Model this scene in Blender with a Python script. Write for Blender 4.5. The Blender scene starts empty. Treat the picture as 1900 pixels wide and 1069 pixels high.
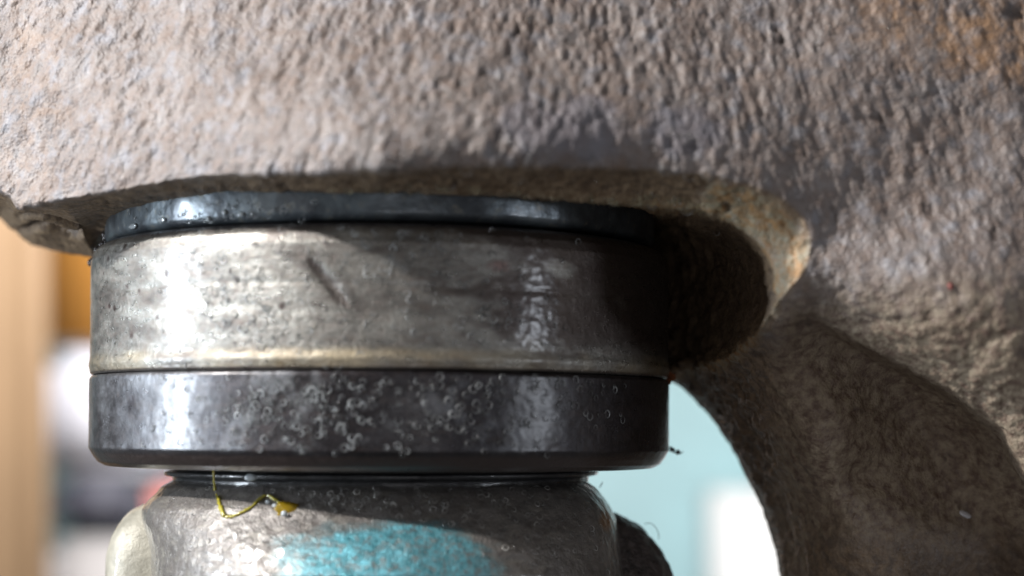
import bpy, bmesh, math, random
import numpy as np
from mathutils import Vector

random.seed(7)
rng = np.random.default_rng(11)
scene = bpy.context.scene
COL = scene.collection
scene.unit_settings.scale_length = 0.0025      # 1 unit = 2.5 mm

# ------------------------------------------------------------------ camera
D = 35.0            # camera distance to the axis of the bearing cup
EYE = -2.65         # height of the camera
APERTURE = 0.80     # diameter of the lens opening (units)
cam_data = bpy.data.cameras.new("camera")
cam = bpy.data.objects.new("camera", cam_data)
COL.objects.link(cam)
cam.location = (0, -D, EYE)
cam.rotation_euler = (math.radians(90), 0, 0)
cam_data.sensor_width = 360
cam_data.lens = 360 * D / 19.0
cam_data.shift_y = -EYE / 19.0
cam_data.clip_start = 0.5
cam_data.clip_end = 2000
cam_data.dof.use_dof = True
cam_data.dof.focus_distance = D - 2.5
cam_data.dof.aperture_fstop = cam_data.lens / 1000.0 / APERTURE
scene.camera = cam

# ------------------------------------------------------------------ world and lamps
world = bpy.data.worlds.new("World")
scene.world = world
world.use_nodes = True
bgn = world.node_tree.nodes["Background"]
bgn.inputs[0].default_value = (0.98, 0.95, 0.95, 1)
bgn.inputs[1].default_value = 0.105

TARGET = Vector((-0.5, -3.5, 0.0))
def area(name, az, el, dist, sx, sy, E, color, target=TARGET, shape='RECTANGLE'):
    """az: degrees to the right of the camera side, el: elevation; E: irradiance at the target"""
    a, e = math.radians(az), math.radians(el)
    d = Vector((math.sin(a) * math.cos(e), -math.cos(a) * math.cos(e), math.sin(e)))
    l = bpy.data.lights.new(name, 'AREA')
    l.shape = shape; l.size = sx
    if shape in ('RECTANGLE', 'ELLIPSE'): l.size_y = sy
    l.energy = E * math.pi * dist * dist
    l.color = color
    o = bpy.data.objects.new(name, l); COL.objects.link(o)
    o.location = target + d * dist
    o.rotation_euler = (-d).to_track_quat('-Z', 'Y').to_euler()
    return o
area("work_lamp", -65, 30, 70, 2.4, 2.4, 5.2, (1.0, 0.97, 0.94), shape='DISK')
area("window_left", -80, -2, 60, 6.0, 24, 2.8, (0.80, 0.90, 1.0))
area("window_right", 64, -1, 50, 6, 5.0, 0.30, (0.84, 0.90, 1.0))
area("lamp_front", -42, 6, 60, 36, 34, 0.16, (1.0, 0.94, 0.88))
area("fill_low_front", 14, -9, 60, 18, 14, 0.12, (0.95, 0.95, 1.0))  # unseen fill added to lighten the recess beside the cup

scene.view_settings.view_transform = 'Standard'
scene.view_settings.look = 'None'
scene.view_settings.exposure = 0
scene.view_settings.gamma = 1

# ------------------------------------------------------------------ helpers
def P(u, v, Y=0.0):
    """photograph pixel + depth -> point"""
    s = (D + Y) / D
    return ((u - 950) / 100.0 * s, Y, ((534.5 - v) / 100.0 - EYE) * s + EYE)

def _hash(ix, iy, iz, seed):
    n = (ix * 374761393 + iy * 668265263 + iz * 2147483647 + seed * 974634777) & 0xFFFFFFFF
    n = ((n ^ (n >> 13)) * 1274126177) & 0xFFFFFFFF
    n = ((n ^ (n >> 16)) * 2246822519) & 0xFFFFFFFF
    return ((n ^ (n >> 15)) & 0xFFFFFF) / float(0xFFFFFF)

def vnoise(p, scale, seed=0):
    """3-D value noise, p (N,3) -> (-1..1)"""
    q = p * scale
    i = np.floor(q).astype(np.int64); f = q - i
    f = f * f * f * (f * (f * 6 - 15) + 10)
    r = 0
    for dx in (0, 1):
        wx = f[:, 0] if dx else 1 - f[:, 0]
        for dy in (0, 1):
            wy = f[:, 1] if dy else 1 - f[:, 1]
            for dz in (0, 1):
                wz = f[:, 2] if dz else 1 - f[:, 2]
                r = r + wx * wy * wz * _hash(i[:, 0] + dx, i[:, 1] + dy, i[:, 2] + dz, seed)
    return r * 2 - 1

def fbm(p, scale, octv=4, gain=0.5, seed=0):
    a, t, r = 1.0, 0.0, 0
    for k in range(octv):
        r = r + a * vnoise(p, scale * 2.03 ** k, seed + k * 17); t += a; a *= gain
    return r / t

def polydist(U, V, pts, closed=False):
    best = np.full(U.shape, 1e9)
    n = len(pts)
    for k in range(n if closed else n - 1):
        (ax, ay), (bx, by) = pts[k], pts[(k + 1) % n]
        dx, dy = bx - ax, by - ay
        t = np.clip(((U - ax) * dx + (V - ay) * dy) / (dx * dx + dy * dy + 1e-9), 0, 1)
        best = np.minimum(best, (U - ax - t * dx) ** 2 + (V - ay - t * dy) ** 2)
    return np.sqrt(best)

def inside(U, V, pts):
    c = np.zeros(U.shape, bool); n = len(pts)
    for k in range(n):
        (ax, ay), (bx, by) = pts[k], pts[(k + 1) % n]
        if ay == by: continue
        c ^= ((ay > V) != (by > V)) & (U < (bx - ax) * (V - ay) / (by - ay) + ax)
    return c

def sdist(U, V, pts):           # positive inside
    d = polydist(U, V, pts, True)
    return np.where(inside(U, V, pts), d, -d)

def spline(pts, n=8):
    """Catmull-Rom through points"""
    out = []
    P_ = [pts[0]] + list(pts) + [pts[-1]]
    for i in range(1, len(P_) - 2):
        p0, p1, p2, p3 = [np.array(P_[i + k], float) for k in (-1, 0, 1, 2)]
        for k in range(n):
            t = k / n
            out.append(tuple(0.5 * ((2 * p1) + (-p0 + p2) * t + (2 * p0 - 5 * p1 + 4 * p2 - p3) * t * t + (-p0 + 3 * p1 - 3 * p2 + p3) * t ** 3)))
    out.append(tuple(float(x) for x in pts[-1]))
    return out

def tps(ctrl, U, V):
    """thin plate spline through (u,v,value)"""
    c = np.array(ctrl, float); X = c[:, :2] / 500.0; y = c[:, 2]; n = len(X)
    def ker(r2): return 0.5 * r2 * np.log(r2 + 1e-9)
    K = ker(((X[:, None] - X[None]) ** 2).sum(-1)) + 1e-3 * np.eye(n)
    A = np.zeros((n + 3, n + 3)); A[:n, :n] = K; A[:n, n] = 1; A[:n, n + 1:] = X
    A[n, :n] = 1; A[n + 1:, :n] = X.T
    w = np.linalg.solve(A, np.concatenate([y, np.zeros(3)]))
    u, v = U / 500.0, V / 500.0
    r = w[n] + w[n + 1] * u + w[n + 2] * v
    for k in range(n):
        r = r + w[k] * ker((u - X[k, 0]) ** 2 + (v - X[k, 1]) ** 2)
    return r

def sstep(a, b, x):
    t = np.clip((x - a) / (b - a), 0, 1)
    return t * t * (3 - 2 * t)

def mesh_obj(name, verts, faces, mat, parent=None, smooth=True):
    me = bpy.data.meshes.new(name)
    me.from_pydata([tuple(map(float, v)) for v in verts] if not isinstance(verts, np.ndarray) else verts.tolist(), [], faces if isinstance(faces, list) else faces.tolist())
    me.update()
    if smooth: me.polygons.foreach_set("use_smooth", [True] * len(me.polygons))
    if mat: me.materials.append(mat)
    o = bpy.data.objects.new(name, me); COL.objects.link(o)
    if parent: o.parent = parent
    return o

def bm_obj(name, bm, mat, parent=None, smooth=True):
    bmesh.ops.recalc_face_normals(bm, faces=bm.faces)
    me = bpy.data.meshes.new(name); bm.to_mesh(me); bm.free()
    if smooth: me.polygons.foreach_set("use_smooth", [True] * len(me.polygons))
    me.materials.append(mat)
    o = bpy.data.objects.new(name, me); COL.objects.link(o)
    if parent: o.parent = parent
    return o

def tag(o, label=None, cat=None, group=None, kind=None):
    if label: o['label'] = label
    if cat: o['category'] = cat
    if group: o['group'] = group
    if kind: o['kind'] = kind
    return o

def thing(name, label, cat, loc=(0, 0, 0), group=None):
    o = bpy.data.objects.new(name, None); COL.objects.link(o)
    o.location = loc
    return tag(o, label, cat, group)

def color_attr(o, name, arr):
    a = o.data.color_attributes.new(name, 'FLOAT_COLOR', 'POINT')
    full = np.ones((len(o.data.vertices), 4), np.float32)
    full[:, :arr.shape[1]] = arr
    a.data.foreach_set("color", full.ravel())

# ------------------------------------------------------------------ material nodes
class NT:
    def __init__(s, name):
        s.m = bpy.data.materials.new(name); s.m.use_nodes = True
        s.t = s.m.node_tree; s.b = s.t.nodes["Principled BSDF"]
        s.co = s.t.nodes.new("ShaderNodeTexCoord").outputs["Object"]
    def n(s, typ, **kw):
        x = s.t.nodes.new(typ)
        for k, v in kw.items(): setattr(x, k, v)
        return x
    def link(s, a, b): s.t.links.new(a, b)
    def val(s, sock, v):
        if hasattr(v, 'node'): s.link(v, sock)
        else: sock.default_value = v
    def scaled(s, sc, rot=(0, 0, 0)):
        m = s.n("ShaderNodeMapping"); s.link(s.co, m.inputs[0]); m.inputs["Scale"].default_value = sc
        m.inputs["Rotation"].default_value = rot
        return m.outputs[0]
    def noise(s, scale, detail=4, rough=0.55, vec=None, dist=0.0):
        x = s.n("ShaderNodeTexNoise"); s.link(vec or s.co, x.inputs["Vector"])
        x.inputs["Scale"].default_value = scale; x.inputs["Detail"].default_value = detail
        x.inputs["Roughness"].default_value = rough; x.inputs["Distortion"].default_value = dist
        return x.outputs["Fac"]
    def voro(s, scale, vec=None, feature='F1', rnd=1.0):
        x = s.n("ShaderNodeTexVoronoi", feature=feature); s.link(vec or s.co, x.inputs["Vector"])
        x.inputs["Scale"].default_value = scale; x.inputs["Randomness"].default_value = rnd
        return x.outputs["Distance"]
    def ramp(s, fac, stops):
        r = s.n("ShaderNodeValToRGB"); s.link(fac, r.inputs[0]); e = r.color_ramp.elements
        while len(e) < len(stops): e.new(0.5)
        for k, (p, c) in enumerate(stops):
            e[k].position = p
            e[k].color = (c, c, c, 1) if isinstance(c, (int, float)) else (*c, 1)
        return r.outputs[0]
    def mix(s, f, a, b, mode='MIX'):
        x = s.n("ShaderNodeMix", data_type='RGBA', blend_type=mode)
        s.val(x.inputs[0], f)
        s.val(x.inputs[6], (*a, 1) if isinstance(a, tuple) else a)
        s.val(x.inputs[7], (*b, 1) if isinstance(b, tuple) else b)
        return x.outputs[2]
    def math(s, op, a, b=0.0, c=None):
        x = s.n("ShaderNodeMath", operation=op); s.val(x.inputs[0], a); s.val(x.inputs[1], b)
        if c is not None: s.val(x.inputs[2], c)
        return x.outputs[0]
    def attr(s, name):
        x = s.n("ShaderNodeVertexColor", layer_name=name)
        sp = s.n("ShaderNodeSeparateColor"); s.link(x.outputs[0], sp.inputs[0])
        return sp.outputs
    def bump(s, h, strength=0.5, dist=0.05, prev=None):
        x = s.n("ShaderNodeBump"); s.link(h, x.inputs["Height"]); x.inputs["Strength"].default_value = strength
        x.inputs["Distance"].default_value = dist
        if prev: s.link(prev, x.inputs["Normal"])
        return x.outputs[0]
    def out(s, color=None, rough=None, metal=None, normal=None, **kw):
        b = s.b
        if color is not None: s.val(b.inputs["Base Color"], (*color, 1) if isinstance(color, tuple) else color)
        if rough is not None: s.val(b.inputs["Roughness"], rough)
        if metal is not None: s.val(b.inputs["Metallic"], metal)
        if normal is not None: s.link(normal, b.inputs["Normal"])
        for k, v in kw.items(): s.val(b.inputs[k.replace('_', ' ')], v)
        return s.m

def mat_cast():
    t = NT("cast_iron_rusty")
    A = t.attr("stain_tone")       # R: brown underside dirt and painted shade, G: yellow rust, B: dusty khaki web
    A2 = t.attr("stain_tone2")     # R: bluish clean patch, G: orange rust film, B: pits and painted shade
    n1 = t.noise(1.3, 5, 0.6); n2 = t.noise(5.5, 5, 0.65); n3 = t.noise(22, 4, 0.7)
    base = t.ramp(n1, [(0.30, (0.155, 0.133, 0.127)), (0.5, (0.235, 0.208, 0.200)), (0.72, (0.345, 0.318, 0.312))])
    base = t.mix(t.ramp(n2, [(0.42, 0.0), (0.66, 0.7)]), base, (0.21, 0.155, 0.13))
    nb = t.noise(3.1, 3, 0.5, vec=t.scaled((1, 1, 1), (1.1, 0.4, 0)))
    base = t.mix(t.ramp(nb, [(0.52, 0.0), (0.70, 0.6)]), base, (0.30, 0.32, 0.37))
    base = t.mix(t.ramp(n3, [(0.30, 0.6), (0.44, 0.0)]), base, (0.14, 0.115, 0.105))
    no = t.noise(2.2, 6, 0.7, dist=0.6)
    rustf = t.math('MULTIPLY', t.ramp(no, [(0.40, 0.0), (0.62, 1.0)]), A2[1])
    base = t.mix(rustf, base, (0.42, 0.24, 0.12))
    base = t.mix(t.math('MULTIPLY', A2[0], 0.6), base, (0.20, 0.195, 0.23))
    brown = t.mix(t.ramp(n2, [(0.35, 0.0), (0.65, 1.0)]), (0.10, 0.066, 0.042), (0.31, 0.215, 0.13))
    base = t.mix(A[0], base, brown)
    khaki = t.mix(t.ramp(t.noise(6, 4, 0.6), [(0.35, 0.0), (0.62, 1.0)]), (0.155, 0.10, 0.073), (0.37, 0.295, 0.21))
    base = t.mix(A[2], base, khaki)
    yel = t.mix(t.ramp(n2, [(0.38, 0.0), (0.60, 1.0)]), (0.36, 0.20, 0.08), (0.32, 0.275, 0.19))
    base = t.mix(A[1], base, yel)
    base = t.mix(A2[2], base, (0.05, 0.035, 0.03))
    b1 = t.bump(t.noise(13, 5, 0.6), 0.30, 0.07)
    b2 = t.bump(t.voro(17), 0.35, 0.05, b1)
    b3 = t.bump(t.noise(40, 3, 0.6), 0.35, 0.03, b2)
    rough = t.ramp(t.noise(12, 4, 0.6), [(0.35, 0.36), (0.65, 0.66)])
    return t.out(base, rough, 0.0, b3, Specular_IOR_Level=0.6)

def mat_cup(dark):
    t = NT("greasy_dark_steel" if dark else "greasy_bright_steel")
    wide = t.scaled((1, 1, 2.6)); tall = t.scaled((6, 6, 0.9)); hor = t.scaled((0.7, 0.7, 9))
    n1 = t.noise(0.9, 6, 0.62, vec=wide, dist=0.4); n2 = t.noise(3.5, 5, 0.65, vec=wide); nv = t.noise(3, 4, 0.6, vec=tall)
    nh = t.noise(1.2, 5, 0.7, vec=hor)
    A = t.attr("stain_tone")  # R: grime and painted shade, G: pale tone and painted sheen, B: red smear
    if dark:
        c = t.ramp(n1, [(0.3, (0.010, 0.008, 0.010)), (0.7, (0.038, 0.034, 0.040))])
        c = t.mix(t.ramp(n2, [(0.5, 0.0), (0.7, 0.6)]), c, (0.05, 0.034, 0.03))
        rough = t.ramp(n2, [(0.35, 0.27), (0.7, 0.46)]); metal = 0.7
    else:
        c = t.ramp(n1, [(0.30, (0.10, 0.092, 0.086)), (0.48, (0.255, 0.248, 0.228)), (0.66, (0.44, 0.43, 0.395))])
        c = t.mix(t.ramp(n2, [(0.46, 0.0), (0.72, 0.7)]), c, (0.17, 0.135, 0.12))
        sp = t.noise(16, 3, 0.6, vec=t.scaled((1, 1, 0.6)))
        c = t.mix(t.ramp(sp, [(0.60, 0.0), (0.68, 0.55)]), c, (0.20, 0.16, 0.14))
        c = t.mix(t.ramp(nh, [(0.54, 0.0), (0.68, 0.45)]), c, (0.22, 0.18, 0.15))
        c = t.mix(t.ramp(nv, [(0.56, 0.0), (0.70, 0.40)]), c, (0.24, 0.22, 0.18))
        hs = t.noise(2.0, 5, 0.8, vec=t.scaled((0.5, 0.5, 26)))
        c = t.mix(t.ramp(hs, [(0.58, 0.0), (0.66, 0.35)]), c, (0.10, 0.085, 0.08))
        rough = t.ramp(n2, [(0.35, 0.24), (0.65, 0.50)]); metal = 0.72
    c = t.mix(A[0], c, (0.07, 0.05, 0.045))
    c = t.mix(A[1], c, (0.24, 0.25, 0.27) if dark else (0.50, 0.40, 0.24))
    c = t.mix(A[2], c, (0.30, 0.035, 0.03))
    scr = t.noise(7, 4, 0.7, vec=t.scaled((6, 6, 0.35)))
    c = t.mix(t.ramp(scr, [(0.55, 0.0), (0.66, 0.30)]), c, (0.13, 0.11, 0.10))
    b = t.bump(nv, 0.10, 0.05)
    b = t.bump(scr, 0.15, 0.03, b)
    b = t.bump(t.noise(14, 5, 0.7), 0.42 if not dark else 0.30, 0.035, b)
    b = t.bump(t.noise(34, 2, 0.5, vec=t.scaled((1, 1, 0.8))), 0.45, 0.02, b)
    b = t.bump(t.noise(2.2, 4, 0.75, vec=t.scaled((0.5, 0.5, 22))), 0.10, 0.015, b)
    return t.out(c, rough, metal, b, Coat_Weight=1.0 if dark else 0.6, Coat_Roughness=0.27 if dark else 0.18, Coat_IOR=1.45)

def mat_simple(name, col, rough=0.5, metal=0.0, var=0.25, scale=3.0, bump=0.2, bscale=12, bdist=0.03, coat=0.0, **kw):
    t = NT(name)
    n = t.noise(scale, 5, 0.6)
    c = t.mix(t.ramp(n, [(0.35, 0.0), (0.65, 1.0)]), tuple(x * (1 - var) for x in col), tuple(min(1, x * (1 + var)) for x in col))
    nb = t.bump(t.noise(bscale, 4, 0.6), bump, bdist)
    return t.out(c, rough, metal, nb, Coat_Weight=coat, **kw)

M_cast = mat_cast()
M_cup = mat_cup(False); M_dark = mat_cup(True)

# ------------------------------------------------------------------ the yoke casting
STEP = 3.1
u0, u1, v0, v1 = -260, 2160, -240, 1330
us = np.arange(u0, u1 + 1, STEP); vs = np.arange(v0, v1 + 1, STEP)
U, V = np.meshgrid(us, vs)
U0, V0 = U.copy(), V.copy()

LEFT_EDGE = [(-400, 330), (-100, 372), (0, 403), (14, 418), (32, 436), (60, 456), (110, 468), (178, 479)]
SIL = spline([(1240, 700), (1252, 710), (1280, 733), (1311, 768), (1342, 812), (1372, 862), (1398, 914), (1420, 968), (1436, 1020), (1445, 1069), (1454, 1160), (1460, 1420)], 6)
MASK = [(-400, -400), (2300, -400), (2300, 1500), (1462, 1500)] + SIL[::-1] + [(1150, 670), (900, 600), (500, 570), (260, 530)] + LEFT_EDGE[::-1]
sdm = sdist(U, V, MASK)
# snap the outermost ring of vertices onto the outline
near = (sdm < 0) & (sdm > -STEP * 1.5)
e = 1.0
gx = (sdist(U + e, V, MASK) - sdist(U - e, V, MASK)) / (2 * e)
gy = (sdist(U, V + e, MASK) - sdist(U, V - e, MASK)) / (2 * e)
gl = np.sqrt(gx ** 2 + gy ** 2) + 1e-6
U = np.where(near, U - gx / gl * sdm, U); V = np.where(near, V - gy / gl * sdm, V)

L1 = spline([(-400, 255), (-120, 330), (0, 362), (34, 386), (62, 383), (200, 360), (400, 332), (600, 319), (900, 311), (1150, 312), (1290, 324), (1390, 346), (1455, 375), (1498, 425), (1496, 490), (1470, 530), (1444, 556)], 6)
L2r = spline([(178, 476), (184, 455), (198, 433), (225, 414), (270, 396), (330, 381), (420, 369), (560, 362), (720, 360), (900, 365), (1050, 374), (1200, 390), (1330, 405), (1384, 436), (1418, 480), (1433, 524), (1438, 558)], 6)
POCK = spline([(1438, 558), (1425, 590), (1395, 628), (1345, 662), (1290, 684), (1246, 700)], 5)
R2 = L2r + POCK + [(1240, 1500), (-400, 1500)] + LEFT_EDGE
R1 = L1 + POCK + [(1240, 1500), (-400, 1500)]
SH = [(1446, 560), (1530, 590), (1620, 638), (1760, 722), (1866, 790), (1915, 880), (2400, 1040), (2400, 1700), (1740, 1700), (1690, 1060), (1640, 960), (1560, 800), (1450, 640)]
s1 = sdist(U, V, R1); s2 = sdist(U, V, R2)
front = [(-250, -240, -2.0), (-250, 100, -2.3), (-250, 330, -2.4), (0, -240, -2.9), (0, 100, -3.2), (0, 360, -3.4), (40, 385, -3.6), (300, -240, -4.1), (300, 100, -4.7), (300, 340, -5.3),
         (700, -240, -4.9), (700, 100, -5.9), (700, 310, -6.9), (1000, -240, -4.9), (1000, 100, -5.8), (1000, 300, -6.6), (1300, -240, -4.7), (1300, 100, -5.4), (1300, 322, -5.9),
         (1460, 370, -5.6), (1505, 430, -5.4), (1470, 530, -5.2), (1442, 560, -5.1), (1700, -240, -4.5), (1700, 100, -5.1), (1700, 400, -5.3), (2150, -200, -4.2), (2150, 300, -4.8), (1600, 560, -5.2),
         (1700, 620, -5.1), (1850, 720, -4.8), (2150, 600, -4.6), (2150, 900, -4.2), (1960, 850, -4.1), (2000, 1100, -2.5), (2100, 1320, -2.2), (1800, 1320, -1.4),
         (1500, 650, -3.4), (1600, 700, -3.2), (1680, 760, -2.9), (1800, 820, -3.1), (1700, 850, -2.5), (1740, 1000, -1.9), (1600, 880, -1.9), (1665, 1000, -1.6), (1700, 1100, -1.4),
         (1360, 655, -2.6), (1430, 730, -2.7), (1510, 850, -2.6), (1580, 960, -2.1), (1620, 1069, -1.8), (1650, 1320, -1.6),
         (1252, 712, 1.2), (1311, 768, 0.9), (1372, 862, 0.7), (1420, 968, 0.6), (1445, 1069, 0.6), (1458, 1320, 0.6),
         (1300, 700, -0.5), (1380, 800, -0.6), (1450, 920, -0.7), (1500, 1069, -0.9)]
YF = tps(front, U, V)
inn_u = [-400, -150, 0, 100, 178, 210, 250, 330, 450, 600, 710, 850, 1000, 1100, 1200, 1300, 1400, 1440]
inn_y = [4.0, 3.0, 2.0, 1.2, 0.1, -1.2, -2.3, -3.4, -4.4, -5.15, -5.35, -5.3, -5.05, -4.8, -4.6, -4.7, -4.8, -4.9]
TOPL = [(1446, 560), (1530, 590), (1620, 638), (1760, 722), (1866, 790), (1915, 880), (2400, 1040)]
LEFTL = [(1446, 560), (1450, 640), (1560, 800), (1640, 960), (1690, 1060), (1740, 1700)]
insh = inside(U, V, SH)
YF = YF + 1.35 * insh * sstep(0, 26, polydist(U, V, TOPL)) * sstep(0, 170, polydist(U, V, LEFTL))  # web sunk along the shadow edge, shaped to hold that shade
Yin = np.interp(U, inn_u, inn_y)
t1 = np.clip(s1, 0, None) / (np.clip(s1, 0, None) + np.clip(-s2, 0, None) + 1e-3)
Y = np.where(s1 > 0, YF + (Yin - YF) * t1 ** 0.9, YF)
wid = np.interp(U, [1180, 1290], [16, 62])
YP = np.interp(U, [0, 1150, 1240, 1300, 1350, 1400, 1440], [2.8, 2.8, 1.2, 0.0, -1.1, -2.6, -4.0])
pk = 1 - np.exp(-np.clip(s2, 0, None) / wid * 2.3)
low = sstep(640, 720, V) * sstep(1200, 1260, U)
YB = np.where(s1 > 0, Yin, YF)
base2 = YB * (1 - sstep(0, 1, np.clip((V - 540) / 110, 0, 1)) * (U > 1200)) + YF * sstep(0, 1, np.clip((V - 540) / 110, 0, 1)) * (U > 1200)
Y = np.where(s2 > 0, base2 + (YP - base2) * pk * (1 - 0.8 * low), Y)
for k in range(3):                                   # round the arrises a little
    Yp = np.pad(Y, 1, mode='edge')
    Y = 0.4 * Y + 0.15 * (Yp[:-2, 1:-1] + Yp[2:, 1:-1] + Yp[1:-1, :-2] + Yp[1:-1, 2:])
# roll the outline backwards so the casting has a rounded edge
edge = np.clip(sdm, 0, None)
rollw = 14.0
Y = Y + 0.8 * (1 - sstep(0, rollw, edge)) ** 2 * (U < 1500)

s = (D + Y) / D
PX = (U - 950) / 100 * s; PZ = ((534.5 - V) / 100 - EYE) * s + EYE
pos = np.stack([PX, Y, PZ], -1)
du = np.gradient(pos, axis=1); dv = np.gradient(pos, axis=0)
N = np.cross(dv, du); N /= np.linalg.norm(N, axis=-1, keepdims=True) + 1e-9
N *= np.sign((N * (pos - np.array([0, -D, EYE]))).sum(-1, keepdims=True)) * -1
flat = pos.reshape(-1, 3)
kk = np.interp(flat[:, 0], [-9, -3, 1, 5, 9], [-0.55, -0.45, -0.1, 0.3, 0.25])
skew = flat.copy(); skew[:, 0] += kk * flat[:, 2]; skew[:, 2] *= 0.66; skew[:, 1] *= 0.66
lump = fbm(skew, 3.7, 3, 0.55, 3); fine = fbm(skew, 7.6, 2, 0.5, 9); grain = fbm(flat * np.array([1.0, 1, 1.1]), 5.5, 2, 0.5, 13); big = fbm(flat, 0.55, 2, 0.5, 21)
pit = np.clip(fbm(skew + 0.1 * fine[:, None], 3.4, 3, 0.5, 44) - 0.40, 0, 1)
inpocket = (s2 > 0).ravel(); band = ((s1 > 0) & (s2 <= 0)).ravel()
web = (sstep(480, 640, V + 0.1 * (U - 1500)) * sstep(1400, 1470, U)).ravel()
arm = (sstep(600, 700, V) * (U > 1200)).ravel()
amp = np.where(band & (U.ravel() > 1280), 1.9, 1.0) * np.where(inpocket, 1.5, 1.0) * np.where(band, 0.6, 1.0) * (1 - 0.45 * web)
disp = amp * (0.036 * lump * (1 - 0.5 * web) + 0.042 * fine * (0.65 + 0.7 * np.clip(fbm(flat, 1.1, 2, 0.5, 77) + 0.4, 0, 1)) * (1 - 0.8 * web) + 0.075 * np.maximum(web, arm) * grain + 0.03 * arm * fine - 0.13 * pit * (1 - 0.7 * web)) + 0.12 * big
# scored grooves on the left underside
gro = np.exp(-((V - (432 + 0.10 * (U - 100) + 5 * np.sin(U / 17))) / 4.0) ** 2) + 0.7 * np.exp(-((V - (415 + 0.16 * (U - 100) + 4 * np.sin(U / 23 + 1))) / 3.5) ** 2)
gro = (gro * sstep(20, 45, U) * (1 - sstep(140, 185, U))).ravel()
disp = disp - 0.35 * gro
# diagonal tooling striations on the arm
stri = np.sin((U * 0.55 + V * 0.9) / 5.0 + 2 * lump.reshape(U.shape)).ravel()
fade = sstep(-2, 10, sdm).ravel()
pos2 = flat + N.reshape(-1, 3) * (disp * (0.35 + 0.65 * fade))[:, None]

keep = sdm > -STEP * 1.5
H, W = U.shape
idx = np.arange(H * W).reshape(H, W)
q = np.stack([idx[:-1, :-1], idx[1:, :-1], idx[1:, 1:], idx[:-1, 1:]], -1).reshape(-1, 4)
kf = keep.ravel()[q].all(1) & ((sdm.ravel()[q] > 0).sum(1) >= 1)
q = q[kf]
# boundary edges
ed = np.concatenate([q[:, [0, 1]], q[:, [1, 2]], q[:, [2, 3]], q[:, [3, 0]]])
key = np.sort(ed, 1); key = key[:, 0] * (H * W) + key[:, 1]
uq, inv, cnt = np.unique(key, return_inverse=True, return_counts=True)
be = ed[cnt[inv] == 1]
used = np.unique(q); remap = -np.ones(H * W, int); remap[used] = np.arange(len(used))
verts = pos2[used]
bverts = np.unique(be); nb = len(bverts)
ring = {int(b): len(used) + k for k, b in enumerate(bverts)}
bp = pos2[bverts]
# the back edge of the wall: pushed back and a little outwards, so the side walls stay solid and thick
Yb = bp[:, 1] + 1.2
Ybk = np.full(nb, 11.0)
def back(p, Yn, k=1.015):
    r = (D + Yn) / (D + p[:, 1]) * k
    return np.stack([p[:, 0] * r, Yn, (p[:, 2] - EYE) * r + EYE], -1)
gxb, gyb = (-gx / gl).ravel()[bverts], (gy / gl).ravel()[bverts]
r1 = back(bp, Yb, 1.0); r1[:, 0] -= -gxb * 0.0
off = np.stack([-gxb, np.zeros(nb), -gyb], -1)      # inwards of the solid
r1 = r1 + off * 0.22
r2 = back(bp, Ybk, 1.0) + off * 1.2
verts = np.concatenate([verts, r1, r2])
fl = remap[q].tolist()
for a, b in be:
    a, b = int(a), int(b); ra, rb = ring[a], ring[b]
    fl.append([int(remap[b]), int(remap[a]), ra, rb]); fl.append([rb, ra, ra + nb, rb + nb])
yoke = thing("yoke", "big rust-brown cast iron yoke arching over the steel bearing cup", "cast yoke", (0, 0, 0))
body = mesh_obj("body", verts, fl, M_cast, yoke)
# stains and painted shade (weights over the surface)
n_a = fbm(flat, 1.6, 4, 0.6, 71).reshape(U.shape)
st = np.zeros((H, W, 3)); st2 = np.zeros((H, W, 3))
b1_ = sstep(-6, 6, s1 + 5 * n_a) * (1 - web.reshape(U.shape))
st[..., 0] = np.clip(b1_, 0, 1)
st[..., 0] = np.maximum(st[..., 0], 0.8 * sstep(1230, 1300, U) * sstep(600, 660, V - 0.55 * (U - 1400)))  # arm browner below a slanting line, its shade put into the colour
brn = insh * sstep(0, 60, polydist(U, V, TOPL) + 30 * n_a) * sstep(1900, 1750, U) * 0.0 + sstep(930, 1040, V + 40 * n_a) * (U > 1500) * 0.9  # brown stain on the lower web, deepened to stand in for shade
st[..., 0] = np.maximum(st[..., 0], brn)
cr = polydist(U, V, [(1340, 372), (1420, 400), (1462, 460), (1462, 520)])
yl = sstep(66, 26, cr + 26 * n_a) * sstep(-16, 10, s1 + 10 * n_a) * (s2 < 3)
st[..., 1] = yl
lowband = sstep(-26, -4, s2 + 14 * n_a) * (s2 < 4) * sstep(500, 720, U) * 0.75
st[..., 1] = np.maximum(st[..., 1], lowband * (0.35 + 0.65 * sstep(1100, 1250, U)))
st[..., 0] *= (1 - yl)
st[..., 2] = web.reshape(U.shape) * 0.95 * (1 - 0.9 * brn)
st2[..., 0] = sstep(0.0, 0.5, 1 - np.sqrt(((U - 1050) / 130) ** 2 + ((V - 235) / 70) ** 2) + 0.6 * n_a) + sstep(0.0, 0.5, 1 - np.sqrt(((U - 1270) / 80) ** 2 + ((V - 240) / 60) ** 2) + 0.6 * n_a)
st2[..., 1] = 0.12 + 0.65 * sstep(0.1, 0.9, 1.6 - np.sqrt(((U - 1880) / 260) ** 2 + ((V - 10) / 130) ** 2)) + 0.15 * sstep(0.0, 0.6, 1 - np.sqrt(((U - 60) / 90) ** 2 + ((V - 200) / 260) ** 2))
st2[..., 2] = sstep(0.05, 0.3, pit.reshape(U.shape)) * 0.55 + np.clip(gro.reshape(U.shape), 0, 1) * 0.8
st2[..., 2] = np.maximum(st2[..., 2], 0.45 * sstep(930, 1060, V + 0.0 * U + 30 * n_a) * sstep(1640, 1720, U))  # lower right web darkened in the colour in place of shade
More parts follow.
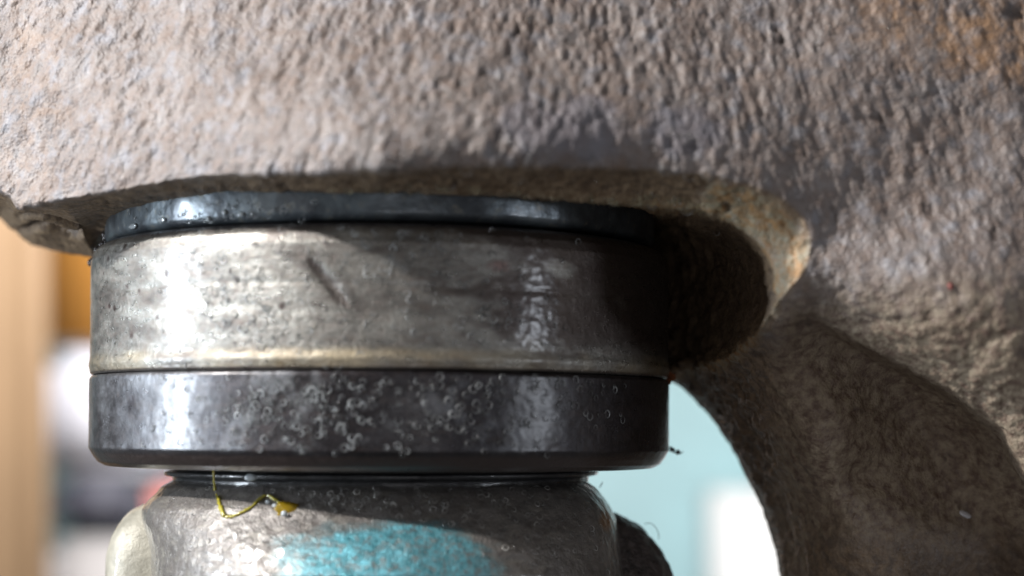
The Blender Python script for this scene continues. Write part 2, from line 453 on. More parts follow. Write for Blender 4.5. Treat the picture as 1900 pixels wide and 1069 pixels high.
st2[..., 2] = np.maximum(st2[..., 2], 0.45 * sstep(4, 26, s2) * sstep(700, 660, V) * np.interp(U, [1240, 1300, 1340], [0.0, 0.3, 1.0]))  # recess beside the cup: its shade painted in, left column spared
def full(a):
    f = a.reshape(-1, 3)[used]
    return np.clip(np.concatenate([f, a.reshape(-1, 3)[bverts], a.reshape(-1, 3)[bverts]]), 0, 1)
color_attr(body, "stain_tone", full(st)); color_attr(body, "stain_tone2", full(st2))

# ------------------------------------------------------------------ lathe with relief
CX = -2.40
def lathe(name, prof, mat, parent, nseg=720, cx=CX, cy=0.0, relief=None, a0=-math.pi, a1=math.pi, close=True, sub=0.03, stain_tone=None):
    """prof: list of (r, z); resampled to length sub; relief(theta, z, pos)->radial offset"""
    pr = [np.array(prof[0], float)]
    for a, b in zip(prof[:-1], prof[1:]):
        a = np.array(a, float); b = np.array(b, float); n = max(1, int(np.linalg.norm(b - a) / sub))
        for k in range(1, n + 1): pr.append(a + (b - a) * k / n)
    pr = np.array(pr); m = len(pr)
    th = np.linspace(a0, a1, nseg, endpoint=not close)
    TH, R = np.meshgrid(th, pr[:, 0]); _, Z = np.meshgrid(th, pr[:, 1])
    p = np.stack([cx + R * np.sin(TH), cy - R * np.cos(TH), Z], -1).reshape(-1, 3)
    if relief is not None:
        d = relief(TH.ravel(), Z.ravel(), p)
        p[:, 0] += np.sin(TH.ravel()) * d; p[:, 1] -= np.cos(TH.ravel()) * d
    idx = np.arange(m * nseg).reshape(m, nseg)
    if close: nx = np.roll(idx, -1, 1)
    else: nx = idx[:, 1:]; idx = idx[:, :-1]
    q = np.stack([idx[:-1], idx[1:], nx[1:], nx[:-1]], -1).reshape(-1, 4)
    o = mesh_obj(name, p, q, mat, parent)
    if stain_tone is not None: color_attr(o, "stain_tone", np.clip(stain_tone(TH.ravel(), Z.ravel(), p), 0, 1))
    return o

RC = 5.29
def zfront(v, r=RC):        # height at the front of the cup seen at pixel row v
    return ((534.5 - v) / 100 - EYE) * (D - r) / D + EYE
def thx(u, r=RC):           # angle round the cup seen at pixel column u
    best = None
    x = (u - 950) / 100
    th = 0.0
    for k in range(30):
        y = -r * math.cos(th); xx = x * (D + y) / D - CX
        th = math.asin(max(-1, min(1, xx / r)))
    return th
def onc(u, v, r=RC):
    th = thx(u, r); y = -r * math.cos(th); s_ = (D + y) / D
    return th, ((534.5 - v) / 100 - EYE) * s_ + EYE

cup = thing("bearing_cup", "greasy steel bearing cup with pale upper band and dark lower band, seated under the yoke", "bearing cup", (0, 0, 0))
SCR = [(onc(572, 482), onc(648, 572))]
def cup_relief(th, z, p):
    d = 0.012 * fbm(p * np.array([1, 1, 0.8]), 1.3, 3, 0.5, 5) + 0.005 * fbm(p, 9.0, 3, 0.6, 6)
    for (a, b) in SCR:                               # the slanting gouge
        x, y = (th - a[0]) * RC, z - a[1]; bx, by = (b[0] - a[0]) * RC, b[1] - a[1]; L = math.hypot(bx, by)
        t = np.clip((x * bx + y * by) / L ** 2, 0, 1); dd = (x * by - y * bx) / L
        dist = np.hypot(x - t * bx, y - t * by)
        w = 0.045 + 0.075 * np.sin(np.pi * t)
        d = d - 0.05 * np.sin(np.pi * t) ** 0.7 * np.exp(-(dist / w) ** 2) + 0.015 * np.exp(-((dd + 0.17) / 0.09) ** 2) * (dist < 0.4) * np.sin(np.pi * t)
    d = d + 0.028 * np.exp(-((z + 1.52) / 0.09) ** 2) - 0.007 * np.exp(-((z + 0.35 + 0.05 * np.sin(th * 3)) / 0.05) ** 2)
    return d
SPOTS = []
for (u, v, r) in [(222, 735, .05), (274, 732, .045), (186, 560, .045), (203, 572, .05), (213, 577, .05), (237, 536, .05), (258, 545, .05), (310, 512, .07), (292, 593, .06), (245, 625, .07), (520, 680, .10), (525, 570, .06), (186, 640, .03), (192, 512, .04), (200, 484, .05), (228, 462, .06), (330, 480, .05), (440, 520, .05), (865, 405, .03)]:
    th, z = onc(u, v); SPOTS.append((th, z, r))
def cup_stain_shade(th, z, p):
    a = np.zeros((len(th), 3))
    wob = fbm(p, 7.0, 2, 0.5, 31)
    for (t_, z_, r) in SPOTS:
        dd = np.hypot((th - t_) * RC, z - z_) + 0.03 * wob
        a[:, 0] = np.maximum(a[:, 0], sstep(r * 1.3, r * 0.6, dd))
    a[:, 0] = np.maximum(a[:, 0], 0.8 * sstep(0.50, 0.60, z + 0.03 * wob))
    for (p0, p1) in SCR:
        x, y = (th - p0[0]) * RC, z - p0[1]; bx, by = (p1[0] - p0[0]) * RC, p1[1] - p0[1]
        t = np.clip((x * bx + y * by) / (bx * bx + by * by), 0, 1)
        dist = np.hypot(x - t * bx, y - t * by) + 0.015 * wob; w = 0.035 + 0.075 * np.sin(np.pi * t)
        a[:, 0] = np.maximum(a[:, 0], 0.7 * sstep(w * 1.3, w * 0.5, dist))
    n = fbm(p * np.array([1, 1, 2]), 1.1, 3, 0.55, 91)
    a[:, 0] = np.maximum(a[:, 0], 0.85 * sstep(-0.05, 0.45, n + 1.1 * sstep(0.25, 0.8, th) - 0.25) * sstep(-1.5, -1.0, z))  # grime patches, plus the right side's shade painted into the colour
    a[:, 0] = np.maximum(a[:, 0], 0.8 * sstep(0.06, 0.0, np.abs(z + 1.66)))
    a[:, 1] = 0.55 * sstep(-1.28, -1.45, z) * sstep(-1.68, -1.62, z) * (0.5 + n)
    t_, z_ = onc(925, 492)
    a[:, 2] = 0.25 * sstep(0.25, 0.05, np.hypot((th - t_) * RC, (z - z_) * 2) + 0.1 * wob)
    return a
ztop = zfront(412)
shell = lathe("upper_band", [(4.2, ztop + 0.05), (4.75, ztop + 0.04), (5.02, ztop), (5.15, ztop - 0.06), (5.24, ztop - 0.16), (5.285, ztop - 0.32), (RC, ztop - 0.5), (RC, -1.66), (RC - 0.03, -1.69), (RC - 0.12, -1.70)], M_cup, cup, 900, relief=cup_relief, stain_tone=cup_stain_shade, sub=0.022)
def dark_relief(th, z, p):
    return 0.010 * fbm(p, 1.2, 3, 0.5, 15) + 0.005 * fbm(p, 7.5, 3, 0.62, 16)
zb = zfront(880)
def dark_stain_sheen(th, z, p):
    a = np.zeros((len(th), 3)); wob = fbm(p, 7.0, 2, 0.5, 31)
    for (t_, z_, r) in SPOTS:
        dd = np.hypot((th - t_) * RC, z - z_) + 0.03 * wob
        a[:, 0] = np.maximum(a[:, 0], sstep(r * 1.3, r * 0.6, dd))
    a[:, 0] = np.maximum(a[:, 0], 0.85 * sstep(zb + 0.30, zb + 0.22, z + 0.02 * wob))
    n = fbm(p, 1.8, 4, 0.65, 37); a[:, 1] = np.clip(0.5 + 0.8 * n, 0, 0.8) * sstep(-0.25, -0.85, th) * sstep(zb + 0.24, zb + 0.4, z)  # left part paler: its sheen is painted into the colour
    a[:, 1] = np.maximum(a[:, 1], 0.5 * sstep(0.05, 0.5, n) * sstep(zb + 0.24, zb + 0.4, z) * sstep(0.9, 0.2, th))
    return a
skirt = lathe("lower_band", [(RC - 0.10, -1.705), (RC - 0.015, -1.715), (RC + 0.015, -1.76), (RC + 0.02, -2.0), (RC + 0.02, zb + 0.34), (RC - 0.02, zb + 0.27), (RC - 0.06, zb + 0.20), (RC - 0.14, zb + 0.09), (RC - 0.27, zb + 0.02), (RC - 0.5, zb), (3.6, zb + 0.02)], M_dark, cup, 900, relief=dark_relief, stain_tone=dark_stain_sheen, sub=0.024)
cup.rotation_euler = (0, math.radians(0.35), 0)

# glint rings: small pale rims added to stand in for out-of-focus highlights
t = NT("glint_ring_film")
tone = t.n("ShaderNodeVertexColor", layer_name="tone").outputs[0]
M_glint = t.out(tone, 0.2, 0.0, None, Coat_Weight=1.0, Coat_Roughness=0.05, Specular_IOR_Level=0.9)
def glint_ring_mesh(items, name, parent, seg=16, minor=5, tint=(0.93, 0.98, 1.0), gain=1.0):
    vs_, fs_ = [], []
    for (c, nrm, R, r, op) in items:
        n = Vector(nrm).normalized(); a = n.cross(Vector((0, 0, 1))).normalized(); b = n.cross(a)
        base = len(vs_)
        ph0 = random.random() * 6.28
        for i in range(seg):
            ph = 2 * math.pi * i / seg + ph0
            rr = r * (0.55 + 0.45 * math.sin(ph + ph0 * 3))
            for j in range(minor):
                q_ = 2 * math.pi * j / minor
                rad = R + rr * math.cos(q_)
                p = Vector(c) + a * (rad * math.cos(ph)) + b * (rad * math.sin(ph)) + n * (rr * 0.8 * math.sin(q_))
                vs_.append(p)
        for i in range(seg):
            for j in range(minor):
                i2, j2 = (i + 1) % seg, (j + 1) % minor
                fs_.append([base + i * minor + j, base + i2 * minor + j, base + i2 * minor + j2, base + i * minor + j2])
    o = mesh_obj(name, vs_, fs_, M_glint, parent)
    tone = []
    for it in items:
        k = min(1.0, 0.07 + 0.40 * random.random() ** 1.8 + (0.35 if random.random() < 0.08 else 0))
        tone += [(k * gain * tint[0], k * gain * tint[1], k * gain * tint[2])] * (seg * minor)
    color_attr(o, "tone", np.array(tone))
    o['kind'] = 'stuff'
    return o
def on_cup_items(spec, r0):
    out = []
    for (cu, cv, su, sv, n, lo, hi) in spec:
        for k in range(n):
            u = random.gauss(cu, su); v = random.gauss(cv, sv)
            if not (lo < v < hi) or not (185 < u < 1180): continue
            th, z = onc(u, v, r0)
            nrm = (math.sin(th), -math.cos(th), 0)
            R = random.uniform(0.032, 0.064)
            out.append(((CX + (r0 + 0.004) * nrm[0], (r0 + 0.004) * nrm[1], z), nrm, R, random.uniform(0.004, 0.010), 1))
    return out
spec_pale = [(745, 465, 70, 28, 60, 425, 660), (945, 560, 50, 45, 45, 440, 660), (420, 540, 45, 80, 80, 430, 684), (640, 560, 260, 90, 80, 430, 684), (885, 600, 60, 45, 20, 430, 680), (470, 640, 70, 40, 50, 430, 684), (720, 430, 120, 8, 26, 422, 470)]
spec_dark = [(500, 765, 75, 42, 150, 700, 842), (620, 770, 150, 45, 130, 700, 845), (960, 730, 80, 28, 60, 700, 840), (1000, 712, 60, 8, 18, 700, 840), (850, 780, 170, 45, 110, 700, 845), (640, 712, 260, 9, 40, 700, 840)]
glint_ring_mesh(on_cup_items(spec_pale, RC + 0.012), "glint_rings", shell)
glint_ring_mesh(on_cup_items(spec_dark, RC + 0.036), "glint_rings", skirt)

# ------------------------------------------------------------------ the retaining clip above the cup
t = NT("oily_blued_spring_steel")
n1 = t.noise(1.4, 5, 0.6); n2 = t.noise(6, 4, 0.6)
c = t.mix(t.ramp(n1, [(0.4, 0.0), (0.65, 1.0)]), (0.06, 0.07, 0.082), (0.15, 0.18, 0.20))
c = t.mix(t.ramp(n2, [(0.58, 0.0), (0.7, 0.6)]), c, (0.24, 0.23, 0.19))
M_clip = t.out(c, t.ramp(n2, [(0.4, 0.30), (0.7, 0.46)]), 0.5, t.bump(t.noise(4, 4, 0.6), 0.35, 0.05), Coat_Weight=0.35, Coat_Roughness=0.16)
clip = thing("retaining_clip", "oily blue-grey retaining clip squeezed between cup top and yoke", "retaining clip", (0, 0, 0))
def clip_relief(th, z, p): return 0.018 * fbm(p, 2.2, 3, 0.5, 55)
CR = 5.02
lathe("ring", [(4.1, ztop + 0.07), (4.86, ztop + 0.07), (4.97, ztop + 0.10), (CR, ztop + 0.17), (CR + 0.015, ztop + 0.5), (CR, ztop + 0.9), (4.1, ztop + 0.95)], M_clip, clip, 480, relief=clip_relief, sub=0.05)
M_oil = mat_simple("clear_oil", (0.40, 0.44, 0.46), 0.2, 0.0, 0.1, bump=0.1, coat=1.0, Transmission_Weight=0.2, IOR=1.45)
def blob(name, c, rad, mat, parent=None, nrm=(0, -1, 0), flat=0.45, lumps=0.15, seed=0, sub=2):
    bm = bmesh.new(); bmesh.ops.create_icosphere(bm, subdivisions=sub, radius=1.0)
    n = Vector(nrm).normalized(); a = n.cross(Vector((0, 0, 1))).normalized(); b = n.cross(a)
    co = np.array([v.co[:] for v in bm.verts]); w = vnoise(co, 1.6, seed) * lumps + vnoise(co, 4.3, seed + 3) * lumps * 0.5
    rx, rz = rad if isinstance(rad, tuple) else (rad, rad)
    for v, k in zip(bm.verts, w):
        q_ = v.co * (1 + k)
        v.co = a * (q_.x * rx) + b * (q_.z * rz) + n * (q_.y * min(rx, rz) * flat)
    o = bm_obj(name, bm, mat, parent)
    o.location = c
    return o
def at_r(u, v, r):
    th, z = onc(u, v, r)
    return (CX + r * math.sin(th), -r * math.cos(th), z), (math.sin(th), -math.cos(th), 0)
for k, (u, v, rx, rz) in enumerate([(386, 406, .045, .05), (416, 394, .045, .05), (340, 398, .05, .025), (246, 420, .16, .05), (300, 408, .12, .045), (360, 402, .035, .02), (447, 398, .06, .04)]):
    c, n = at_r(u, v, CR + 0.02)
    blob("oil_droplet", c, (rx, rz), M_oil, clip, n, 0.5, 0.1, k)
M_grime = mat_simple("black_grime", (0.03, 0.022, 0.022), 0.35, 0, 0.5, 8, 0.8, 14, 0.05, coat=0.6)
M_rust = mat_simple("orange_rust_crumbs", (0.30, 0.10, 0.035), 0.8, 0, 0.5, 9, 0.9, 20, 0.05)

def crumbs(name, label, cat, pts, mat, seed=0, jitter=0.5):
    """a crumbly flake: many small lumps merged in one mesh"""
    r_ = random.Random(seed); bm = bmesh.new()
    for (c, rad) in pts:
        m = bmesh.ops.create_icosphere(bm, subdivisions=2, radius=rad)
        s_ = [r_.uniform(0.6, 1.3) for _ in range(3)]
        for v in m['verts']:
            k = 1 + jitter * (math.sin(v.co.x * 31 / (rad * 12) + seed) * math.cos(v.co.z * 27 / (rad * 12)) * 0.5 + r_.uniform(-.15, .15))
            v.co = Vector((v.co.x * s_[0] * k + c[0], v.co.y * s_[1] * k + c[1], v.co.z * s_[2] * k + c[2]))
    o = bm_obj(name, bm, mat, None)
    return tag(o, label, cat)
def chain(pp, n, rad, sp, seed):
    r_ = random.Random(seed); out = []
    for k in range(n):
        t_ = k / max(1, n - 1) * (len(pp) - 1); i = min(int(t_), len(pp) - 2); f = t_ - i
        c = [pp[i][j] + (pp[i + 1][j] - pp[i][j]) * f + r_.uniform(-sp, sp) for j in range(3)]
        out.append((c, rad * r_.uniform(0.5, 1.2)))
    return out
crumbs("grime_clump", "black sticky grime clump at the left shoulder of the bearing cup", "grime",
       chain([P(206, 424, -0.8), P(196, 445, -0.6), P(186, 470, -0.3), P(172, 490, -0.2)], 26, 0.07, 0.045, 3), M_grime, 3)
crumbs("fluff_crumb", "tiny dark fluffy crumb clinging to the cup's right side before the pale opening", "dirt",
       chain([P(1244, 833, 0), P(1254, 838, 0), P(1264, 838, 0)], 26, 0.022, 0.03, 5), M_grime, 5, 0.8)
crumbs("rust_flake", "orange rust flake on the right edge of the cup at the band joint", "rust",
       chain([P(1241, 688, -0.2), P(1246, 700, -0.3), P(1236, 712, -0.8)], 26, 0.05, 0.05, 8), M_rust, 8, 0.8)

# ------------------------------------------------------------------ the cross below the cup
t = NT("cast_steel_cross")
n1 = t.noise(1.2, 5, 0.6); n2 = t.noise(7, 5, 0.65); nst = t.noise(3.5, 4, 0.6, vec=t.scaled((1.0, 1.0, 3.2), (0, 0.55, 0)))
A = t.attr("stain_tone")
c = t.ramp(n1, [(0.3, (0.15, 0.14, 0.13)), (0.7, (0.27, 0.25, 0.235))])
c = t.mix(t.ramp(n2, [(0.48, 0.0), (0.68, 0.6)]), c, (0.10, 0.08, 0.07))
c = t.mix(t.ramp(nst, [(0.5, 0.0), (0.66, 0.5)]), c, (0.33, 0.31, 0.27))
paintn = t.math('MULTIPLY', A[0], t.ramp(t.noise(9, 5, 0.7), [(0.38, 0.25), (0.52, 0.95)]))
c = t.mix(paintn, c, t.mix(t.ramp(n2, [(0.4, 0.0), (0.6, 1.0)]), (0.07, 0.30, 0.36), (0.16, 0.50, 0.60)))
c = t.mix(A[1], c, (0.33, 0.17, 0.07))
c = t.mix(A[2], c, (0.035, 0.03, 0.028))
bb = t.bump(nst, 0.15, 0.05); bb = t.bump(t.noise(20, 5, 0.65), 0.45, 0.03, bb); bb = t.bump(t.voro(26), 0.3, 0.03, bb)
M_cross = t.out(c, t.ramp(n2, [(0.35, 0.26), (0.7, 0.45)]), 0.4, bb, Coat_Weight=1.0, Coat_Roughness=0.20)
cross = thing("joint_cross", "rough grey joint cross with turquoise paint patch below the bearing cup", "joint cross", (0, 0, 0))
# neck
M_neck = mat_simple("black_rubber_seal", (0.035, 0.036, 0.038), 0.28, 0.0, 0.4, 2.5, 0.4, 9, 0.05, coat=0.5)
NR = 3.93
zn1 = ((534.5 - 908) / 100 - EYE) * (D - NR) / D + EYE
lathe("seal", [(NR - 0.35, zb + 0.1), (NR - 0.02, zb - 0.03), (NR + 0.06, zb - 0.06), (NR + 0.05, zb - 0.12), (NR - 0.1, zb - 0.16), (NR - 0.14, zn1 - 0.1)], M_neck, cross, 360, relief=lambda th, z, p: 0.02 * fbm(p, 2.5, 3, 0.5, 61), sub=0.03)
# body: stacked rings, left / right outline from the photograph at the depth of the axis
rows = [(893, 332, 1085, 3.35), (904, 312, 1102, 3.9), (915, 305, 1112, 4.1), (930, 291, 1124, 4.25), (945, 281, 1134, 4.38), (965, 280, 1142, 4.52), (990, 289, 1146, 4.72), (1020, 298, 1150, 4.92), (1069, 303, 1156, 5.15), (1150, 300, 1160, 4.95), (1300, 300, 1165, 5.0)]
rv = np.linspace(893, 1300, 150)
rl = np.interp(rv, [r[0] for r in rows], [r[1] for r in rows]); rr_ = np.interp(rv, [r[0] for r in rows], [r[2] for r in rows]); rd = np.interp(rv, [r[0] for r in rows], [r[3] for r in rows])
for arr in (rl, rr_, rd):
    arr[1:-1] = 0.25 * arr[:-2] + 0.5 * arr[1:-1] + 0.25 * arr[2:]
nseg = 620
th = np.linspace(-math.pi, math.pi, nseg, endpoint=False)
pts = []
zz0 = [P(0, v, 0)[2] for v in rv]
for k, v in enumerate(rv):
    xl = (rl[k] - 950) / 100; xr = (rr_[k] - 950) / 100; cx = (xl + xr) / 2; hx = (xr - xl) / 2
    sx = np.sign(np.sin(th)) * np.abs(np.sin(th)) ** 0.9; cy_ = np.sign(np.cos(th)) * np.abs(np.cos(th)) ** 0.8
    zf = ((534.5 - v) / 100 - EYE) * (D - rd[k]) / D + EYE
    z = zz0[k] + (zf - zz0[k]) * np.clip(cy_, 0, 1)
    pts.append(np.stack([cx + hx * sx, -rd[k] * cy_, z], -1))
cp = np.array(pts); m = len(rv)
du = np.roll(cp, -1, 1) - np.roll(cp, 1, 1); dv = np.gradient(cp, axis=0)
Nn = np.cross(du, dv); Nn /= np.linalg.norm(Nn, axis=-1, keepdims=True) + 1e-9
cen = np.array([-2.4, 0, -6.0]); Nn *= np.sign((Nn * (cp - cen)).sum(-1, keepdims=True))
f_ = cp.reshape(-1, 3)
sk = f_.copy(); sk[:, 0] += 0.6 * f_[:, 2]
dsp = 0.020 * fbm(sk * np.array([1, 1, 1.4]), 1.8, 2, 0.5, 101) + 0.014 * fbm(f_, 8, 3, 0.6, 103)
f2 = f_ + Nn.reshape(-1, 3) * dsp[:, None]
idx = np.arange(m * nseg).reshape(m, nseg); nx = np.roll(idx, -1, 1)
q = np.stack([idx[:-1], idx[1:], nx[1:], nx[:-1]], -1).reshape(-1, 4).tolist()
q.append(idx[0].tolist()); q.append(idx[-1][::-1].tolist())
cb = mesh_obj("body", f2, q, M_cross, cross)
# paint, rust and a darker top edge in picture terms of where they sit on the body
uu = f_[:, 0] * D / (D + f_[:, 1]) * 100 + 950; vv = 534.5 - (((f_[:, 2] - EYE) * D / (D + f_[:, 1])) + EYE) * 100
fr = f_[:, 1] < 0
nz = fbm(f_ * np.array([1, 1, 2.5]), 1.3, 4, 0.6, 111)
sc = np.zeros((len(f_), 3))
pt = 1.15 - np.sqrt((np.abs(uu - 735) / 215) ** 2 + ((vv - 1062) / 92) ** 2) + 0.35 * nz
sc[:, 0] = sstep(0.0, 0.35, pt) * fr * np.interp(uu, [560, 620, 860, 960], [0.75, 1, 0.9, 0.35])
sc[:, 1] = sstep(0.0, 0.6, 1 - np.hypot((uu - 1138) / 26, (vv - 955) / 40) + 0.5 * nz) * fr * 0.9
sc[:, 2] = 0.85 * sstep(0.1, 0.6, nz + np.interp(vv, [890, 915], [0.6, -0.4])) * 0.6
color_attr(cb, "stain_tone", np.clip(sc, 0, 1))
from mathutils.bvhtree import BVHTree
CROSS_BVH = BVHTree.FromPolygons([tuple(x) for x in f2], q)
YOKE_BVH = BVHTree.FromPolygons([tuple(x) for x in verts], fl)
def on(bvh, u, v, lift=0.02):
    """point of a surface seen at a photograph pixel, lifted a little off it"""
    o = Vector((0, -D, EYE)); d = (Vector(P(u, v, 0)) - o).normalized()
    h = bvh.ray_cast(o, d)
    return tuple(h[0] - d * lift) if h[0] else P(u, v, 0)
# left machined boss and right dark boss
M_boss = mat_simple("grey_beige_primer_scale", (0.36, 0.34, 0.28), 0.45, 0.1, 0.22, 2.5, 0.35, 24, 0.04, coat=0.2)
def lobe(name, cu, cv, cY, ru, rv_, ry, mat, parent, seed, ampl=0.03, n=150, sup=2.0):
    c = np.array(P(cu, cv, cY)); s_ = (D + cY) / D
    th = np.linspace(0, 2 * math.pi, n * 2, endpoint=False); ph = np.linspace(-math.pi / 2 + 0.01, math.pi / 2 - 0.01, n)
    T, Ph = np.meshgrid(th, ph)
    d = np.stack([np.cos(Ph) * np.cos(T), np.cos(Ph) * np.sin(T), np.sin(Ph)], -1).reshape(-1, 3)
    nn = (np.abs(d[:, 0]) ** sup + np.abs(d[:, 1]) ** sup + np.abs(d[:, 2]) ** sup) ** (1 / sup); d = d / nn[:, None]
    p = d * np.array([ru / 100 * s_, ry, rv_ / 100 * s_])
    k = 1 + ampl * fbm(p + seed, 1.6, 4, 0.6, seed)
    p = p * k[:, None] + c
    idx = np.arange(n * 2 * n).reshape(n, 2 * n); nx = np.roll(idx, -1, 1)
    q = np.stack([idx[:-1], idx[1:], nx[1:], nx[:-1]], -1).reshape(-1, 4)
    return mesh_obj(name, p, q, mat, parent)
tag(lobe("boss", 330, 1100, -0.55, 130, 168, 1.0, M_boss, cross, 4, 0.03, sup=3.0), "pale beige boss at the left")
M_boss2 = mat_simple("pitted_dark_scale", (0.075, 0.06, 0.055), 0.5, 0.1, 0.6, 5, 0.9, 13, 0.10, coat=0.2)
tag(lobe("boss", 1075, 1130, 0.4, 186, 190, 2.2, M_boss2, cross, 9, 0.045), "dark pitted boss at the right")
# bright ragged arris between left boss and body
M_arris = mat_simple("bright_worn_edge", (0.55, 0.50, 0.42), 0.35, 0.4, 0.4, 8, 0.9, 18, 0.06)
def tube(name, path, rad, mat, parent=None, seg=8, n=6, jit=0.0, seed=0):
    r_ = random.Random(seed); pp = spline(path, n); vs_, fs_ = [], []
    for i, p in enumerate(pp):
        a = Vector(pp[max(i - 1, 0)]); b = Vector(pp[min(i + 1, len(pp) - 1)]); t_ = (b - a).normalized()
        x = t_.cross(Vector((0.1, 1, 0.05))).normalized(); y = t_.cross(x)
        f = i / (len(pp) - 1); rd_ = (rad(f) if callable(rad) else rad) * (1 + r_.uniform(-jit, jit))
        for k in range(seg):
            w = 2 * math.pi * k / seg
            vs_.append(Vector(p) + x * math.cos(w) * rd_ * (1 + r_.uniform(-jit, jit)) + y * math.sin(w) * rd_)
    for i in range(len(pp) - 1):
        for k in range(seg):
            k2 = (k + 1) % seg
            fs_.append([i * seg + k, i * seg + k2, (i + 1) * seg + k2, (i + 1) * seg + k])
    fs_.append(list(range(seg))[::-1]); fs_.append([(len(pp) - 1) * seg + k for k in range(seg)])
    return mesh_obj(name, vs_, fs_, mat, parent)
tube("worn_edge", [P(266, 940, -0.3), P(274, 958, -1.3), P(283, 985, -1.55), P(292, 1015, -1.68), P(296, 1045, -1.74), P(298, 1100, -1.8), P(299, 1180, -1.8)], lambda f: 0.035 + 0.075 * f, M_arris, cross, jit=0.3, seed=2, n=9)

# yellow grease thread, yellow droplet
M_yel = mat_simple("yellow_grease", (0.36, 0.31, 0.04), 0.15, 0, 0.35, 9, 0.4, 14, 0.03, coat=1.0)
g = thing("grease_thread", "thin bright yellow grease thread bent down the cross below the cup", "grease", (0, 0, 0))
tube("strand", [P(396, 874, -3.9)] + [on(CROSS_BVH, a, b) for a, b in [(399, 908), (405, 925), (409, 940), (417, 958)]], lambda f: 0.018 + 0.026 * f, M_yel, g, jit=0.25, n=9)
tube("strand", [on(CROSS_BVH, a, b) for a, b in [(417, 958), (432, 958), (452, 949), (468, 940), (482, 926), (498, 920), (520, 934)]], 0.024, M_yel, g, jit=0.4, n=8, seed=4)
M_amber = mat_simple("amber_oil", (0.42, 0.28, 0.015), 0.05, 0, 0.2, 5, 0.1, 8, 0.02, coat=1.0, Transmission_Weight=0.4, IOR=1.46)
tag(blob("amber_drop", on(CROSS_BVH, 534, 944, 0.0), (0.19, 0.13), M_amber, None, (0.1, -1, 0.25), 0.4, 0.25, 5, 3), "glossy amber oil drop at the end of the yellow grease thread", "oil drop")
M_wet = mat_simple("wet_glint_oil", (0.5, 0.55, 0.6), 0.04, 0, 0.1, 5, 0.05, 8, 0.02, coat=1.0)
wet = []
for k, (u, v, rx, rz, Yd) in enumerate([(465, 886, .12, .07, -3.98), (527, 953, .06, .05, -4.62), (497, 931, .05, .035, -4.5), (510, 938, .05, .035, -4.53)]):
    wet.append(blob("oil_droplet", P(u, v, Yd) if k == 0 else on(CROSS_BVH, u, v, 0.08), (rx, rz), M_oil, cross, (-0.3, -1, 0.1), 0.6, 0.1, 40 + k))
def on_surface_items(bvh, spec, Rr, rr=(0.004, 0.009)):
    out = []; o = Vector((0, -D, EYE))
    for (cu, cv, su, sv, n) in spec:
        for k in range(n):
            u, v = random.gauss(cu, su), random.gauss(cv, sv)
            d = (Vector(P(u, v, 0)) - o).normalized(); h = bvh.ray_cast(o, d)
            if not h[0] or h[0].y > -2.5: continue
            nrm = h[1] if h[1].dot(d) < 0 else -h[1]
            if nrm.dot(d) > -0.08: continue
            nrm = (nrm - d * 0.6).normalized()
            out.append((tuple(h[0] + nrm * 0.015), tuple(nrm), random.uniform(*Rr), random.uniform(*rr), 1))
    return out
glint_ring_mesh(on_surface_items(YOKE_BVH, [(800, 352, 120, 5, 26), (1150, 372, 110, 7, 60), (1290, 392, 40, 8, 22)], (0.045, 0.065)), "glint_rings", body, tint=(1.0, 0.9, 0.55))
glint_ring_mesh(on_surface_items(YOKE_BVH, [(850, 230, 190, 60, 110), (700, 300, 160, 12, 40), (1400, 300, 150, 90, 50), (1100, 60, 250, 50, 40)], (0.06, 0.10), (0.004, 0.008)), "glint_rings", body, tint=(1.0, 0.97, 0.95), gain=0.9)
glint_ring_mesh(on_surface_items(CROSS_BVH, [(900, 940, 120, 22, 70), (600, 920, 120, 12, 40), (1000, 980, 80, 40, 50), (480, 985, 50, 30, 30)], (0.035, 0.055)), "glint_rings", cb, tint=(1.0, 0.98, 0.93))
clip_items = []
for k in range(46):
    u, v = random.gauss(420, 70), random.uniform(372, 412)
    if not 230 < u < 640: continue
    c_, n_ = at_r(u, v, CR + 0.02); clip_items.append((c_, n_, random.uniform(0.03, 0.055), random.uniform(0.004, 0.009), 1))
glint_ring_mesh(clip_items, "glint_rings", bpy.data.objects["ring"])
# fine hairs
M_hair = mat_simple("dark_hair_fibre", (0.05, 0.05, 0.05), 0.5)
tag(tube("hair", [P(1196, 972, 0.3), P(1207, 971, 0.0), P(1216, 978, -0.2), P(1222, 990, 0), P(1222, 1000, 0.3)], 0.006, M_hair, None), "single fine curled hair standing off the dark lower right boss", "hair")
tag(tube("lint_fibre", [P(1113, 904, -0.2), P(1118, 895, -0.4)], 0.009, M_hair, None), "short dark lint fibre by the cup's bottom right, above the cross shoulder", "fibre")
# chips on the web
M_chip = mat_simple("white_metal_chip", (0.75, 0.75, 0.80), 0.25, 0.3, 0.1)
def yoke_Y(u, v):
    j = int(round((u - u0) / STEP)); i = int(round((v - v0) / STEP)); return float(Y[i, j])
tag(blob("metal_chip", on(YOKE_BVH, 1791, 955, 0.03), (0.13, 0.055), M_chip, None, (0.1, -1, 0.3), 0.4, 0.2, 6), "small white metal chip lying on the shaded web at lower right", "chip")
bpy.data.objects["metal_chip"].rotation_euler = (0, math.radians(28), 0)
M_red = mat_simple("red_paint_speck", (0.25, 0.09, 0.075), 0.6)
tag(blob("paint_speck", on(YOKE_BVH, 1764, 531, 0.02), (0.05, 0.06), M_red, None, (0.1, -1, 0.2), 0.5, 0.3, 8), "tiny red paint speck on the lit khaki web at right", "paint speck")

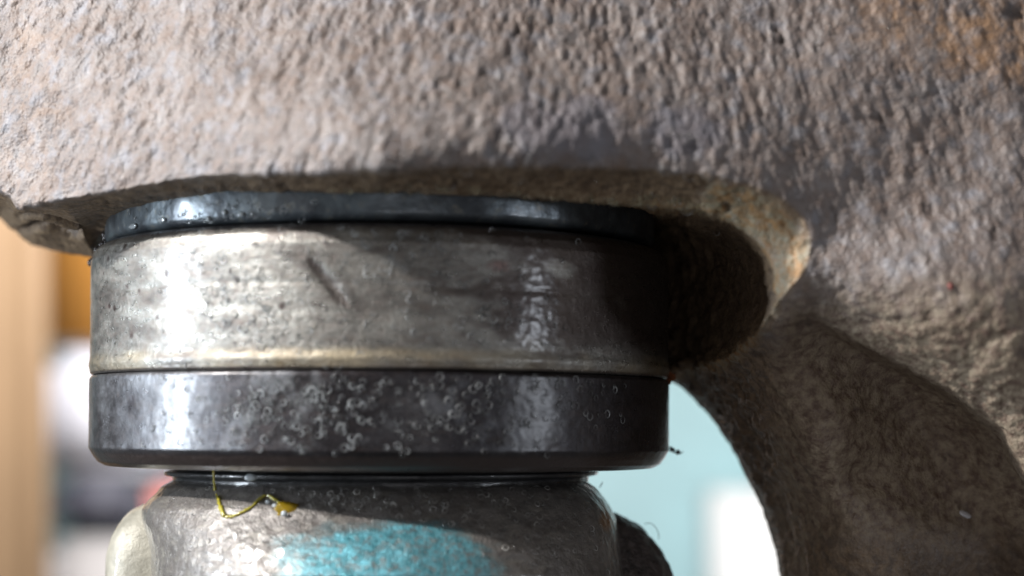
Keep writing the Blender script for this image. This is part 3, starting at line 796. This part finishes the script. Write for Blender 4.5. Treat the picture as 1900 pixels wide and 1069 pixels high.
# ------------------------------------------------------------------ background, far behind
def box(name, u_l, u_r, v_t, v_b, Y0, depth, mat, parent=None, bev=0.6):
    a = P(u_l, v_t, Y0); b = P(u_r, v_b, Y0)
    bm = bmesh.new(); bmesh.ops.create_cube(bm, size=1)
    for v in bm.verts:
        v.co = Vector(((a[0] + b[0]) / 2 + v.co.x * (b[0] - a[0]), Y0 + depth / 2 + v.co.y * depth, (a[2] + b[2]) / 2 + v.co.z * (a[2] - b[2])))
    bmesh.ops.bevel(bm, geom=bm.edges[:], offset=bev, segments=4, affect='EDGES')
    return bm_obj(name, bm, mat, parent)
def flatm(name, col, rough=0.6, **kw): return mat_simple(name, col, rough, 0, 0.06, 0.15, 0.1, 2, 0.05, **kw)
YB_ = 95
wall = box("workshop_wall", -1400, 3000, -1500, 2600, 170, 4, flatm("pale_teal_wall", (0.52, 0.75, 0.79)), bev=0.2); wall['kind'] = 'structure'
tag(box("wooden_post", -500, 78, -1200, 1900, YB_ - 10, 3, flatm("tan_wood", (0.27, 0.175, 0.10)), bev=1.2), "blurred tan wooden post at the far left behind the joint", "post")
tag(box("orange_cabinet", 40, 520, -500, 632, YB_ + 8, 3, flatm("orange_paint", (0.72, 0.33, 0.07))), "blurred orange cabinet seen left of the bearing cup", "cabinet")
tag(box("white_canister", 76, 420, 650, 882, YB_ + 2, 3, flatm("white_plastic", (0.78, 0.78, 0.86)), bev=1.2), "blurred white canister below the orange cabinet, left of the cup", "canister")
tag(box("dark_toolbox", 92, 268, 884, 992, YB_ + 2, 3, flatm("dark_grey_plastic", (0.06, 0.06, 0.08)), bev=1.2), "blurred dark grey toolbox under the white canister", "toolbox")
tag(box("red_cloth_box", 262, 420, 884, 1000, YB_ + 4, 2.5, flatm("pink_red_card", (0.72, 0.28, 0.25)), bev=1), "blurred pinkish red box peeking between cup and cross", "box")
tag(box("grey_bench", 84, 600, 1000, 1500, YB_ + 2, 3, flatm("grey_bench_top", (0.42, 0.40, 0.40)), bev=1), "blurred grey bench front at the lower left under the toolbox", "bench")
tag(box("white_door_panel", 1348, 1900, 800, 1500, 140, 30, flatm("white_enamel", (0.95, 0.95, 0.95)), bev=6), "blurred bright white enamel panel seen through the gap at right", "panel")
# lamp of the workshop that lights the background
area("ceiling_lamp", 12, 30, 90, 30, 20, 8.0, (1.0, 0.98, 0.96), target=Vector((-30, 105, 0)))
print("verts", len(verts))
